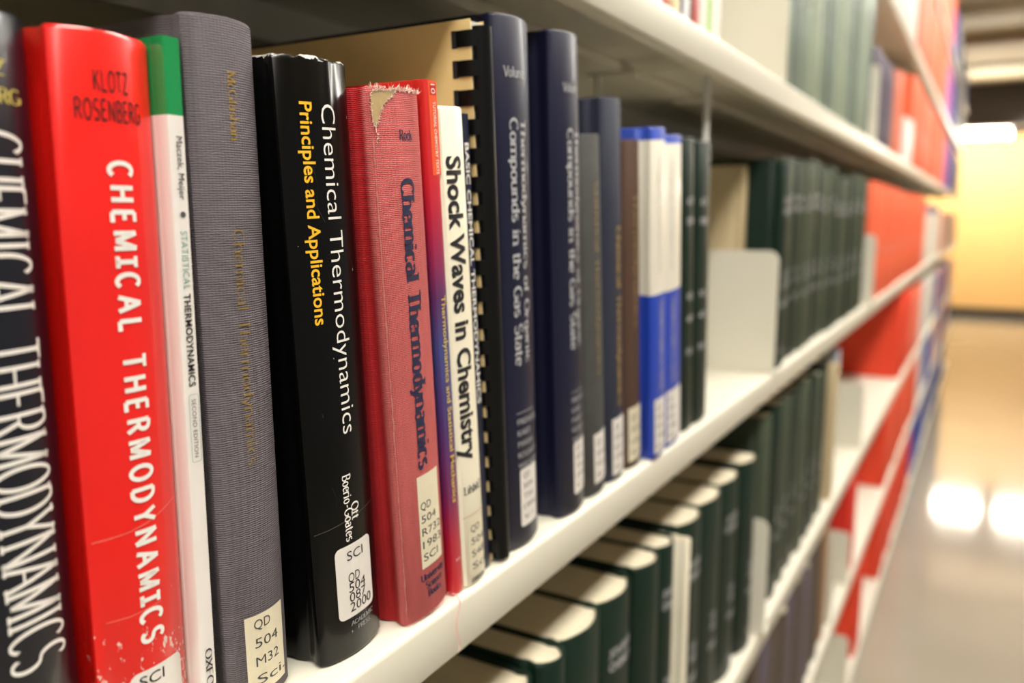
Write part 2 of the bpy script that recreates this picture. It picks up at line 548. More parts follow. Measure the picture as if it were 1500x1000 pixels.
struct(link('baseboard_far', box_mesh('baseboard_far', -3.2, 3.2, WALL_Y - 0.012, WALL_Y, 0.0, 0.10, 0.004), plain('black_vinyl_base', (30, 26, 24), rough=0.5)))
struct(link('ceiling', box_mesh('ceiling', -3.2, 3.2, -2.5, WALL_Y + 0.1, CEIL, CEIL + 0.1), plain('tan_ceiling', (206, 186, 150), rough=0.8, var=0.04, nscale=4), smooth=False))
beam = plain('brown_ceiling_beam', (170, 140, 104), rough=0.7)
pale = plain('pale_ceiling_beam', (214, 200, 170), rough=0.7)
dark = plain('charcoal_soffit', (70, 62, 60), rough=0.75)
struct(link('trim_1', box_mesh('trim_1', -3.2, 3.2, 10.32, WALL_Y, 2.145, CEIL, 0.004), dark))
for i, (y, w, d, m) in enumerate(((6.06, 0.13, 0.033, beam), (6.6, 0.6, 0.02, pale), (7.7, 0.24, 0.055, beam), (9.06, 0.33, 0.033, pale))):
    struct(link('trim_%d' % (i + 2), box_mesh('trim', -3.2, 3.2, y, y + w, CEIL - d, CEIL, 0.004), m))

# ceiling troffers over the aisle, behind and above the frame
LAMP = emitter('troffer_diffuser', (1.0, 0.96, 0.88, 1), CEIL_LAMP)
TUBE = emitter('fluorescent_tube', (1.0, 0.93, 0.78, 1), WALL_LAMP)
FRAME = plain('white_enamel', (230, 228, 220), rough=0.4, var=0.01)
for i, y in enumerate((-1.35, 0.0, 1.7, 3.3, 4.6)):
    t = thing('ceiling_light', 'white framed fluorescent ceiling light over the aisle, %s' % ('behind the camera', 'nearly overhead', 'third along', 'fourth along', 'farthest along')[i], 'ceiling light', (0.43, y, CEIL), 'ceiling lights over the aisle')
    link('frame', box_mesh('frame', -.17, .17, -.62, .62, -.055, 0, 0.006), FRAME, t)
    link('diffuser', box_mesh('diffuser', -.15, .15, -.6, .6, -.068, -.052, 0.006), LAMP, t)
# tubes washing the far wall under the soffit
for i, (x0, x1) in enumerate(((-1.05, -0.425), (-0.36, 0.122), (0.29, 0.92))):
    t = thing('wall_washer', ('short fluorescent tube ending behind the shelves under the dark soffit', 'glowing fluorescent tube in full view above the orange wall', 'fluorescent tube at the right above the orange wall')[i], 'lamp', (0, 10.26, 2.058), 'tubes washing the orange wall')
    link('housing', box_mesh('housing', x0 - .01, x1 + .01, -.045, .055, .055, .08, 0.006), FRAME, t)
    link('tube', tube_mesh('tube', [(x0, 0, 0), (x0 + .015, 0, 0), (x1 - .015, 0, 0), (x1, 0, 0)], 0.030, 14), TUBE, t)
    for sx in (x0 + .004, x1 - .004):
        link('socket', box_mesh('socket', sx - .006, sx + .006, -.02, .02, -.02, .06, 0.003), FRAME, t)

# ------------------------------------------------------------------ the steel bookstack, one thing per bay
def shelf_profile(xf, depth):
    r, th = 0.003, 0.0015
    p = []
    for i in range(5):
        a = R(90 * i / 4)
        p.append((xf - r + r * math.sin(a), -r + r * math.cos(a)))
    p += [(xf, -LIP + .002), (xf - .001, -LIP), (xf - .014, -LIP), (xf - .014, -LIP + th), (xf - .002, -LIP + th), (xf - .002, -th - .001)]
    xb = xf - depth
    p += [(xb + .002, -th - .001), (xb + .002, -LIP), (xb, -LIP), (xb, 0)]
    return p
BAYS = ('bay nearest the camera, mostly out of frame', 'bay holding the thermodynamics textbooks', 'second bay with the runs of green journals', 'third bay where the orange volumes start', 'fourth bay along the aisle', 'fifth bay along the aisle', 'sixth bay along the aisle', 'seventh bay along the aisle', 'last bay at the far end of the aisle')
shelf_me = {}
for k in range(9):
    y0, y1 = JOINT[k], JOINT[k + 1]
    w = y1 - y0
    bay = thing('steel_bookshelf', 'putty steel library shelving, ' + BAYS[k], 'bookshelf', (0, y0, 0), 'bays of the library stack')
    for nm, z, xf in (('A', ZA, XF), ('B', ZB, XF), ('C', ZC, XF), ('D', ZD, XF), ('G', ZG, XF), ('E', ZE, XF), ('F', ZF, XF)):
        if xf not in shelf_me:
            shelf_me[xf] = prism_y('shelf', shelf_profile(xf, 0.25 + xf - XF), 0.0006, w - 0.0006)
        o = link('shelf', shelf_me[xf], STEEL, bay, angle=30); o.location = (0, 0, z)
    link('upright', box_mesh('upright', -.53, -.472, w - .03, w, 0, 2.5, .003), STEEL, bay)
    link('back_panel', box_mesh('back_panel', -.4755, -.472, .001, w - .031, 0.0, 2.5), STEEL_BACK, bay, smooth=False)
    # under-shelf stiffener above the textbooks
    for z in (ZB, ZA):
        link('stiffener', box_mesh('stiffener', -.37, -.33, .02, w - .02, z - .012, z - .0026, .002), STEEL, bay)

def bookend(label, y, z, xfront, depth=0.15, height=0.15, near=False):
    t = thing('bookend', label, 'bookend', (xfront, y, z + .00025), 'steel bookends')
    r = 0.012; th = 0.0014
    prof = [(-depth, 0), (0, 0), (0, height - r)] + [(-r + r * math.cos(R(a)), height - r + r * math.sin(R(a))) for a in (0, 22, 45, 67, 90)] + [(-depth + r + r * math.cos(R(a)), height - r + r * math.sin(R(a))) for a in (90, 112, 135, 157, 180)]
    n = len(prof)
    V = [(x, 0, zz) for x, zz in prof] + [(x, th, zz) for x, zz in prof]
    F = [(i, (i + 1) % n, n + (i + 1) % n, n + i) for i in range(n)] + [tuple(range(n)), tuple(range(2 * n - 1, n - 1, -1))]
    link('plate', mesh('plate', V, F), STEEL, t, angle=25)
    f = link('foot', box_mesh('foot', -depth, 0, th, .03, -.0002, .0001), STEEL, t)
    return t

# ------------------------------------------------------------------ the textbook row
A_ = 'textbook_'
# 1 navy book cut by the left edge
b1 = make_book('textbook', 'navy hardback cut by the left edge, tall condensed white serif title', .105, .045, .252, -.250, ZA, worn_gloss('navy_jacket', (10, 13, 26), .252, rough=.3, coat=.3), dep=.17, sag=.006, group='textbooks on the main shelf')
b1.down('title_lettering', stroke_text('CHEMICAL THERMODYNAMICS', wv=.145, wh=.045, serif=.06, track=.04), WHITE_INK, .2175, .0515, .0205, .0185)
b1.level('author_lettering', stroke_text('KLOTZ', wv=.16, wh=.07, serif=.07), PALE_GOLD, .0165, .0355, .2335, .0042)
b1.level('author_lettering', stroke_text('ROSENBERG', wv=.16, wh=.07, serif=.07), PALE_GOLD, .006, .0405, .2255, .0042)

# 2 red book
b2 = make_book('textbook', 'glossy bright red hardback with white CHEMICAL THERMODYNAMICS down its spine', .153, .035, .2505, -.245, ZA, worn_gloss('red_jacket', (232, 26, 20), .2505, rough=.28, wear_bottom=1.0, thresh=.625, coat=.5), dep=.17, sag=.005, group='textbooks on the main shelf')
b2.down('title_lettering', stroke_text('CHEMICAL THERMODYNAMICS', wv=.23, wh=.19, serif=0, track=.36, slab_i=True), WHITE_INK, .2103, .0450, .0138, .0080)
KR = plain('dark_red_black_ink', (66, 16, 16), rough=.5)
b2.level('author_lettering', stroke_text('KLOTZ', wv=.15, wh=.13, serif=0, track=.14), KR, .0108, .0227, .2320, .0062)
b2.level('author_lettering', stroke_text('ROSENBERG', wv=.15, wh=.13, serif=0, track=.14), KR, .0050, .0272, .2230, .0062)
lab = b2.sticker(.0085, .0300, -.0 + .004, .0352, r=.003)
b2.lines(lab, ['SCI', '', 'QD', '504', 'K52'], .0115, .0295, .0042, .0062, mat=INK)
# creases in the film of the red jacket
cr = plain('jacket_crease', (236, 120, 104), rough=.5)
def crease(bk, pts, w, name='crease', mat=None):
    V, F = [], []
    for u, z in pts: V += [(u, z - w / 2), (u, z + w / 2)]
    for i in range(len(pts) - 1): F.append((2 * i, 2 * i + 2, 2 * i + 3, 2 * i + 1))
    bk.lay(name, V, F, mat or cr, None, .0001)
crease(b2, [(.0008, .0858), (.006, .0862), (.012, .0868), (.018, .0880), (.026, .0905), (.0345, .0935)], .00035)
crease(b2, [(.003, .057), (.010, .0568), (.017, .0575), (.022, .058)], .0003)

# 3 thin white and green paperback
b3 = make_book('textbook', 'thin white paperback with a green top band, STATISTICAL THERMODYNAMICS', .1878, .0070, .2525, -.2425, ZA, banded('white_green_cover', [(0, (228, 222, 216)), (.2265, (22, 138, 74))], .2525, rough=.25), dep=.165, sag=0, hard=False, group='textbooks on the main shelf', pages=PAGES_W)
b3.down('author_lettering', font_text('Maczek, Meijer'), INK, .2199, .1986, .0029, .0026)
b3.lay('dot', [(.0039 + .0011 * math.cos(a * .524), .1935 + .0011 * math.sin(a * .524)) for a in range(12)], [tuple(range(12))], INK_GREY)
TEAL = plain('teal_ink', (104, 158, 140), rough=.5)
b3.down('title_lettering', font_text('STATISTICAL', 0.0, 1.1), TEAL, .1878, .1677, .0024, .0028)
b3.down('title_lettering', font_text('THERMODYNAMICS', 0.018, 1.1), INK, .1660, .1330, .0022, .0029)
def ring(bk, u0, u1, z0, z1, r, w, mat, name):
    def loop(d):
        p = []
        for cx, cz, a in ((u1 - r, z1 - r, 0), (u0 + r, z1 - r, 90), (u0 + r, z0 + r, 180), (u1 - r, z0 + r, 270)):
            for i in range(5):
                t = R(a + 22.5 * i); p.append((cx + (r - d) * math.cos(t), cz + (r - d) * math.sin(t)))
        return p
    a, b = loop(0), loop(w); n = len(a)
    bk.lay(name, a + b, [(i, (i + 1) % n, n + (i + 1) % n, n + i) for i in range(n)], mat)
ring(b3, .0016, .0058, .1050, .1300, .001, .00018, TEAL, 'edition_frame')
b3.down('edition_lettering', font_text('SECOND EDITION', 0.0, 1.05), INK_GREY, .1282, .1068, .0028, .0018)
b3.down('publisher_lettering', stroke_text('OXFORD', wv=.15, wh=.06, serif=.08), INK, .0325, .0100, .0022, .0029)

# 4 grey cloth book
b4 = make_book('textbook', 'charcoal grey cloth hardback with faint gold lettering and typed cream label', .201, .031, .262, -.238, ZA, cloth('grey_bookcloth', (104, 97, 102), rib=(.0013, .00085), yw=.25, strength=1.0, var=.18), dep=.17, sag=.005, lean=1.0, group='textbooks on the main shelf')
FAINT_GOLD = plain('rubbed_gold', (150, 122, 70), rough=.45, metallic=.2)
b4.down('author_lettering', stroke_text('McGlashan', wv=.11, wh=.05, serif=.06), GOLD_INK, .2437, .2195, .0134, .0036)
b4.down('title_lettering', stroke_text('Chemical Thermodynamics', wv=.1, wh=.045, serif=.06), FAINT_GOLD, .1881, .0985, .0118, .0046)
lab = b4.sticker(.0062, .0258, .0050, .0378, STICKER_OLD)
b4.lines(lab, ['QD', '504', 'M32', 'Sci.'], .0098, .0318, .0042, .0078, width=.75, mat=INK_GREY)

# 5 black book in a wrinkled film jacket
b5 = make_book('textbook', 'thick glossy black hardback, white Chemical Thermodynamics with yellow Principles and Applications', .243, .040, .2535, -.230, ZA, worn_gloss('black_film_jacket', (6, 6, 6), .2535, rough=.24, wear_glint_col=(196, 192, 186), wear_glint_top=1.7, thresh=.60, coat=.12, bumpy=.12, spec=.2), dep=.17, sag=.0045, lean=3.0, group='textbooks on the main shelf',  # pale flecks at the head: film highlights painted in along with scuffs
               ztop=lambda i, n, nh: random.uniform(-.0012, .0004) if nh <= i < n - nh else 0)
b5.down('title_lettering', font_text('Chemical Thermodynamics', -0.006), WHITE_INK, .2358, .1010, .0178, .0086)
b5.down('subtitle_lettering', font_text('Principles and Applications', 0.016), YELLOW_INK, .2362, .1492, .0078, .0057)
b5.down('author_lettering', stroke_text('Ott', wv=.15, wh=.09, serif=.05), WHITE_INK, .0697, .0617, .0197, .0046)
b5.down('author_lettering', stroke_text('Boerio', wv=.15, wh=.09, serif=.05), WHITE_INK, .0832, .0703, .0155, .0046)
b5.down('author_lettering', font_text('-'), WHITE_INK, .0697, .0685, .0158, .0046)
b5.down('author_lettering', stroke_text('Goates', wv=.15, wh=.09, serif=.05), WHITE_INK, .0680, .0532, .0155, .0046)
lab = b5.sticker(.0088, .0314, .0180, .0515, r=.0028)
b5.lines(lab, ['SCI'], .0150, .0445, .0044, .006, width=.62, mat=INK)
b5.lines(lab, ['QD', '504', '087', '2000'], .0150, .0342, .0046, .0046, width=.62, mat=INK)
b5.level('publisher_lettering', stroke_text('ACADEMIC', wv=.1, wh=.06, serif=.05), SILVER_INK, .0150, .0305, .0140, .0020)
b5.level('publisher_lettering', stroke_text('PRESS', wv=.1, wh=.06, serif=.05), SILVER_INK, .0190, .0275, .0108, .0020)
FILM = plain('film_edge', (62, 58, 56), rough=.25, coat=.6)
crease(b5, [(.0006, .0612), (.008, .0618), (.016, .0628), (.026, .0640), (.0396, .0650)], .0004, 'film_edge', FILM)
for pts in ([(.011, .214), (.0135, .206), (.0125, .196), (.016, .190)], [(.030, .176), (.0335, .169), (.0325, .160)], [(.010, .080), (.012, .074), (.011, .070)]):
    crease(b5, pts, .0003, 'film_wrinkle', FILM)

# 6 worn pink red book
PINK = cloth('worn_red_bookcloth', (186, 34, 38), rib=(.0008, .0008), strength=.7, var=.2, fade=(-.0080, -.0050), fade_col=(196, 100, 98), rough=.8)
_fr = random.Random(3)
b6 = make_book('textbook', 'worn faded red cloth hardback with frayed torn head and hanging thread', .290, .035, .2465, -.2225, ZA, PINK, dep=.165, sag=.0032, lean=4.2, group='textbooks on the main shelf',
               ztop=lambda i, n, nh: _fr.uniform(-.0018, .0010) if nh <= i < n - nh else _fr.uniform(-.0004, .0002))
b6.level('author_lettering', stroke_text('Rock', wv=.17, wh=.08, serif=.06), NAVY_INK, .0150, .0246, .2250, .0042)
b6.down('title_lettering', stroke_text('Chemical Thermodynamics', wv=.22, wh=.10, serif=.09), NAVY_INK, .2083, .0750, .0140, .0092)
lab = b6.sticker(.0118, .0296, .0250, .0716, STICKER_OLD)
b6.lines(lab, ['QD', '504', 'R732', '1983', 'SCI'], .0132, .0545, .0040, .0065, width=.8, mat=INK_GREY)
for i, (bd, a, c) in enumerate((('University', .0105, .0305), ('Science', .0135, .0275), ('Books', .0150, .0262))):
    b6.level('publisher_lettering', stroke_text(bd, wv=.2, wh=.1, serif=.07), NAVY_INK, a, c, .0188 - i * .0046, .0034)
BOARD = plain('bared_board', (196, 168, 120), rough=.9, var=.15, nscale=300)
tear = [(.0010, .2325), (.0022, .2300), (.0035, .2325), (.0045, .2350), (.0062, .2385), (.0095, .2415), (.0125, .2435), (.0150, .2462), (.0120, .2458), (.0080, .2452), (.0035, .2455), (.0010, .2440), (.0006, .2390)]
b6.lay('torn_patch', tear, [tuple(range(len(tear)))], BOARD, None, .0003)
FIBRE = plain('frayed_fibre', (226, 178, 168), rough=.9)
FIBRE_W = plain('pale_fibre', (232, 205, 190), rough=.9)
def fibres(bk, name, n, u0, u1, z, spread, seed, mat, up=1):
    rr = random.Random(seed); V, F = [], []
    for _ in range(n):
        u = rr.uniform(u0, u1); L = rr.uniform(.0008, .0028); a = rr.uniform(-1.1, 1.1); w = rr.uniform(.00012, .00028)
        x = bk.spine_x(u) + rr.uniform(0, .0006); zz = z + rr.uniform(-spread, spread)
        p = Vector((x, u, zz)); q = p + Vector((rr.uniform(-.0004, .0008), math.sin(a) * L, up * math.cos(a) * L))
        b = len(V); d = Vector((0, math.cos(a), -up * math.sin(a))) * w; e = Vector((w, 0, 0))
        V += [tuple(p + d), tuple(p - d), tuple(p + e), tuple(q)]
        F += [(b, b + 1, b + 3), (b + 1, b + 2, b + 3), (b + 2, b, b + 3), (b, b + 2, b + 1)]
    o = link(name, mesh(name, V, F), mat, bk.root, smooth=False); o['kind'] = 'stuff'
fibres(b6, 'frayed_head', 130, .0004, .0346, .2455, .0010, 5, FIBRE_W)
def edge_fibres(bk, name, pts, per, seed, mat):
    rr = random.Random(seed); V, F = [], []
    for (u0, z0), (u1, z1) in zip(pts, pts[1:]):
        for _ in range(per):
            f = rr.random(); u = u0 + (u1 - u0) * f; z = z0 + (z1 - z0) * f
            a = rr.uniform(0, 6.28); L = rr.uniform(.0005, .0016); w = rr.uniform(.00012, .00026)
            x = bk.spine_x(u) + .0004
            p = Vector((x, u, z)); q = p + Vector((rr.uniform(.0001, .0007), math.cos(a) * L, math.sin(a) * L))
            d = Vector((0, -math.sin(a), math.cos(a))) * w; e = Vector((w, 0, 0)); b = len(V)
            V += [tuple(p + d), tuple(p - d), tuple(p + e), tuple(q)]
            F += [(b, b + 1, b + 3), (b + 1, b + 2, b + 3), (b + 2, b, b + 3), (b, b + 2, b + 1)]
    o = link(name, mesh(name, V, F), mat, bk.root, smooth=False); o['kind'] = 'stuff'
edge_fibres(b6, 'frayed_tear_edge', tear + tear[:1], 16, 8, FIBRE_W)
edge_fibres(b6, 'frayed_slit', [(.0022, .2300), (.0026, .2270), (.0022, .2240)], 14, 12, FIBRE_W)
fibres(b6, 'frayed_tail', 90, .0004, .0346, .0008, .0006, 6, FIBRE, up=-.3)
rr_ = random.Random(4)
wp = [(rr_.uniform(.0003, .0007), rr_.uniform(.0007, .0015), .004 + .226 * i / 90) for i in range(91)]
b6.lay('worn_joint', [(a, z) for a, c, z in wp] + [(c, z) for a, c, z in wp], [(i, i + 1, 92 + i, 91 + i) for i in range(90)], plain('rubbed_cloth', (206, 128, 118), rough=.9, var=.3, nscale=900), None, .0002)
tp = []
for i in range(26):
    f = i / 25
    tp.append((.0006 + .0042 * min(1, f * 4) + .0004 * math.sin(f * 9), .0335 + .0012 * math.sin(f * 7) - .003 * f, .0022 - .0005 - .030 * max(0, f - .12)))
link('loose_thread', tube_mesh('loose_thread', tp, .00035, 6), FIBRE, b6.root)
fx = tp[-1]
for a in (-.6, 0, .7):
    link('thread_end', tube_mesh('thread_end', [fx, (fx[0] + .0002, fx[1] + .0012 * a, fx[2] - .0022), (fx[0] + .0004, fx[1] + .0022 * a, fx[2] - .0030)], .00022, 5), FIBRE_W, b6.root)

# 7 thin multicolour paperback
b7 = make_book('textbook', 'thin orange to purple paperback with yellow Thermodynamics and Statistical Mechanics', .3283, .0092, .2545, -.224, ZA,
               banded('rainbow_cover', [(0, (196, 24, 34)), (.03, (172, 24, 52)), (.055, (112, 36, 88)), (.09, (74, 50, 110)), (.13, (60, 70, 130)), (.155, (88, 44, 96)), (.19, (176, 30, 62)), (.212, (206, 34, 44)), (.2541, (214, 44, 36))], .2545, interp='LINEAR', rough=.3), dep=.155, sag=0, hard=False, lean=4.4, group='textbooks on the main shelf', pages=PAGES_W)
b7.sticker(.0030, .0094, .2120, .2540, plain('orange_series_band', (242, 92, 44), rough=.35, coat=.3), name='series_band', lift=.00012)
b7.sticker(.0042, .0088, .2478, .2530, plain('red_number_box', (206, 40, 36), rough=.35), name='number_box', lift=.0002)
b7.down('series_number', font_text('10'), WHITE_INK, .2526, .2483, .0048, .0034, lift=.0003)
b7.down('series_lettering', font_text('TUTORIAL CHEMISTRY TEXTS', .01), WHITE_INK, .2450, .2125, .0058, .0022)
b7.down('title_lettering', font_text('Thermodynamics and Statistical Mechanics', .006), plain('pale_yellow_ink', (226, 196, 96), rough=.5), .1556, .0500, .0036, .0036)
b7.level('publisher_lettering', font_text('RSC'), WHITE_INK, .0035, .0075, .0180, .0014)

# 8 cream book
b8 = make_book('textbook', 'cream white hardback with bold black Shock Waves in Chemistry', .3387, .0202, .2440, -.222, ZA, plain('cream_cover', (242, 234, 210), rough=.35, coat=.3, var=.02), dep=.155, sag=.0018, hard=True, lean=4.6, group='textbooks on the main shelf', board=.002)
b8.down('title_lettering', font_text('Shock Waves in Chemistry', .030), INK, .2213, .0695, .0030, .0112)
b8.level('author_lettering', stroke_text('Lifshitz'.replace('z', 'Z').replace('f', 'f'), wv=.16, wh=.09, serif=.05), INK, .0025, .0170, .0515, .0042)
b8.sticker(.0006, .0199, .0390, .0394, plain('ochre_rule', (214, 170, 110), rough=.5), name='rule_line')
lab = b8.sticker(.0035, .0180, .0058, .0366, STICKER_OLD)
b8.lines(lab, ['QD', '504', 'S48', 'Sci.'], .0055, .0296, .0040, .0070, width=.8, mat=INK_GREY)
b8.level('publisher_lettering', font_text('DEKKER', .03), INK, .0045, .0165, .0016, .0024)

# 9 thin navy paperback
b9 = make_book('textbook', 'thin navy paperback squeezed beside the comb binding, white capital title', .3622, .0082, .2435, -.2275, ZA, plain('navy_paper_cover', (20, 26, 54), rough=.35, coat=.3), dep=.15, sag=0, hard=False, lean=4.5, group='textbooks on the main shelf')
b9.down('title_lettering', font_text('BASIC CHEMICAL THERMODYNAMICS', .02), WHITE_INK, .2294, .0950, .0026, .0036)

# 10 comb bound report
TAN = plain('tan_card', (240, 208, 144), rough=.7, var=.05)
COMB = plain('black_plastic_comb', (12, 11, 11), rough=.35, spec=.25)
root = thing('comb_bound_report', 'tall comb-bound report with tan card cover and black plastic spine', 'book', (-.222, .3745, ZA + LIFT), 'textbooks on the main shelf')
root.rotation_euler = (R(3.6), 0, 0)
cr_ = .0058
link('front_cover', box_mesh('front_cover', -.225, -.0072, -.0008, -.0002, .001, .290, .0002, 1), TAN, root, smooth=False)
link('back_cover', box_mesh('back_cover', -.225, -.0072, .0112, .0118, .001, .290, .0002, 1), TAN, root, smooth=False)
link('page_block', box_mesh('page_block', -.224, -.0078, .0000, .0110, .002, .289), PAGES_W, root, smooth=False)
def arc_pts(r, a0, a1, n):
    return [(-cr_ + r * math.cos(R(a0 + (a1 - a0) * i / n)), .0059 + r * math.sin(R(a0 + (a1 - a0) * i / n))) for i in range(n + 1)]
o_, i_ = arc_pts(cr_, -100, 100, 18), arc_pts(cr_ - .0009, 100, -100, 18)
prof = o_ + i_
n = len(prof)
link('comb_spine', mesh('comb_spine', [(x, y, .002) for x, y in prof] + [(x, y, .2865) for x, y in prof], [(i, (i + 1) % n, n + (i + 1) % n, n + i) for i in range(n)] + [(i, i + 1, n - 2 - i, n - 1 - i) for i in range(18)] + [(n + i, n + i + 1, 2 * n - 2 - i, 2 * n - 1 - i) for i in range(18)]), COMB, root, angle=50)
# each tooth leaves the comb, lies over the cover and enters its slot
def tooth_mesh():
    pts = [(-.0040, .0002), (-.0068, -.0012), (-.0095, -.0019), (-.0140, -.0018), (-.0158, -.0012), (-.0162, -.0004)]
    th = .0007; V, F = [], []
    for x, y in pts:
        for z in (0, .0078):
            V += [(x, y, z), (x + .0001, y + th, z)]
    for i in range(len(pts) - 1):
        a, b = 4 * i, 4 * i + 4
        F += [(a, a + 2, b + 2, b), (a + 1, b + 1, b + 3, a + 3), (a, b, b + 1, a + 1), (a + 2, a + 3, b + 3, b + 2)]
    F += [(0, 1, 3, 2), (len(V) - 4, len(V) - 2, len(V) - 1, len(V) - 3)]
    return mesh('comb_tooth', V, F)
tm = tooth_mesh()
for k in range(20):
    o = link('comb_tooth', tm, COMB, root); o.location = (0, 0, .0062 + k * .01425)
    s = link('punched_slot', box_mesh('punched_slot', -.0186, -.0156, -.00105, -.0007, 0, .0085), INK, root, smooth=False); s.location = (0, 0, .0058 + k * .01425)

# 11, 12 navy two-volume set
NAVY = worn_gloss('navy_leathercloth', (18, 20, 46), .30, rough=.45, coat=.08, spec=.35, wear_glint_top=.5, wear_glint_col=(120, 118, 140), thresh=.72, bumpy=.05)
for k, (y0, t, h, xs, ln, lb, sh) in enumerate(((.389, .039, .2965, -.224, 3.0, 'tall navy hardback with silver title beside the black comb spine, first of the pair', 0),
                                               (.4525, .038, .2995, -.222, 3.6, 'tall navy hardback second of the pair, deep hinge grooves and label', .003))):
    b = make_book('reference_volume', lb, y0, t, h, xs, ZA, NAVY, dep=.2, sag=.0045, lean=ln, group='navy thermodynamics set', board=.003)
    b.level('volume_lettering', stroke_text('Volume', wv=.16, wh=.08, serif=.05), SILVER_INK, .0070 + sh, .0255 + sh, .2655, .0052)
    b.down('title_lettering', stroke_text('Thermodynamics of Organic', wv=.18, wh=.1, serif=.06), SILVER_INK, .2445, .1090, .0205 + sh, .0058)
    b.down('title_lettering', stroke_text('Compounds in the Gas State', wv=.18, wh=.1, serif=.06), SILVER_INK, .2445, .1090, .0105 + sh, .0068)
    b.level('rule_line', font_text('-'), SILVER_INK, .0100 + sh, .0290 + sh, .0805, .003)
    b.lines(b.root, ['FRENKEL', 'KABO', 'MARSH', 'ROGANOV', 'WILHOIT'], .0105 + sh, .0745, .0036, .0066, width=.72, mat=SILVER_INK)
    lab = b.sticker(.0118 + sh, .0318 + sh, .0120, .0475, STICKER, r=.002)
    b.lines(lab, ['QD', '504', 'T54', '1994', 'V.%d' % (k + 1)], .0145 + sh, .0415, .0036, .0064, width=.8)

# 13 - 19 the rest of the textbook row
def call_label(b, u0, u1, z0, z1, rows, mat=None):
    lab = b.sticker(u0, u1, z0, z1, mat or STICKER)
    k = (z1 - z0) / (len(rows) + .6)
    b.lines(lab, rows, u0 + .003, z1 - k * 1.15, k * .58, k, width=.72)
b = make_book('textbook', 'short grey-black cloth hardback standing in front of a taller one', .4955, .034, .2450, -.224, ZA, cloth('grey_black_cloth', (74, 74, 72), rib=(.0008, .0008)), sag=.004, lean=4.7, group='textbooks on the main shelf')
b.down('title_lettering', stroke_text('Statistical Thermodynamics', wv=.13, wh=.07, serif=.05), FAINT_GOLD, .215, .085, .016, .0056)
call_label(b, .0095, .0310, .0080, .0440, ['QD', '504', 'M25', 'Sci'])
b = make_book('textbook', 'dark slate blue hardback with faint gold title, taller than its neighbours', .5335, .033, .2720, -.225, ZA, cloth('slate_blue_cloth', (44, 48, 66), rib=(.0008, .0008), var=.15, rough=.6), sag=.004, lean=4.2, group='textbooks on the main shelf')
b.down('title_lettering', stroke_text('Chemical Thermodynamics', wv=.15, wh=.08, serif=.06), GOLD_INK, .1855, .056, .0150, .0072)
call_label(b, .0070, .0310, .0040, .0470, ['QD', '504', 'K57', '1950', 'Sci'])
b = make_book('textbook', 'brown hardback with beige call label between slate and blue books', .572, .030, .2475, -.226, ZA, cloth('brown_cloth', (84, 60, 46), rib=(.0008, .0008), var=.15), sag=.003, lean=4.3, group='textbooks on the main shelf')
b.down('title_lettering', stroke_text('Thermodynamics', wv=.15, wh=.08, serif=.06), FAINT_GOLD, .210, .110, .0120, .006)
call_label(b, .0030, .0285, .0050, .0480, ['QD', '504', 'L66', 'Sci'], STICKER_OLD)
BW = banded('blue_white_cover', [(0, (34, 66, 176)), (.133, (224, 218, 202)), (.2485, (50, 78, 178))], .2585, rough=.42, coat=.08)
for k, (y0, t, xs, lb) in enumerate(((.605, .030, -.218, 'blue and white banded hardback next to the brown book'), (.6395, .040, -.220, 'blue and white banded hardback next to the dark green books'))):
    b = make_book('textbook', lb, y0, t, .2585 if k == 0 else .2560, xs, ZA, BW, sag=.002, lean=4.5, group='textbooks on the main shelf', pages=PAGES_W)
    b.down('title_lettering', font_text('THERMOCHEMICAL DATA', .01), SILVER_INK, .128, .056, .013, .006)
    b.down('title_lettering', font_text('Organic Compounds', .0), plain('pale_grey_ink', (190, 186, 180), rough=.5), .236, .150, .010, .005)
    call_label(b, .0035, t - .003, .0040, .0490, ['QD', '504', 'P43', '1986', 'Sci'])
GREEN = cloth('green_buckram', (15, 38, 27), rib=(.0009, .0009), strength=.35, var=.14, rough=.45, spec=.25)
GREEN_G = cloth('grey_green_buckram', (68, 78, 61), rib=(.0009, .0009), strength=.35, var=.14, rough=.45, spec=.25)
for k, (y0, t, lb) in enumerate(((.699, .032, 'dark green bound volume next to the blue and white books'), (.7325, .042, 'dark green bound volume last in the textbook row before the gap'))):
    b = make_book('bound_volume', lb, y0, t, .2590, -.225, ZA, GREEN, sag=.003, lean=4.7 - 1.6 * k, group='dark green volumes ending the row')
    for zz, bd in ((.203, 'ACTA'), (.186, 'CHEM'), (.120, 'VOL'), (.100, '41'), (.070, 'ITHACA')):
        b.level('stamped_lettering', font_text(bd, .03), SILVER_INK, .008, .025, zz, .0062)
w = thing('wire_support', 'thin steel wire support hanging from the shelf above the green volumes', 'wire support', (-.285, .800, ZB))
link('wire', tube_mesh('wire', [(.040, 0, -.0135), (.040, 0, -.03), (.040, 0, -.05), (.039, -.002, -.20), (.035, -.003, -.225), (.02, -.003, -.232), (-.06, -.003, -.232), (-.07, -.003, -.225), (-.074, -.002, -.2), (-.075, 0, -.05), (-.075, 0, -.0135)], .0030, 10), plain('bright_wire', (236, 234, 226), rough=.45), w)
link('hook_plate', box_mesh('hook_plate', -.085, .044, -.008, .008, -.0140, -.0122, .0006), STEEL, w)

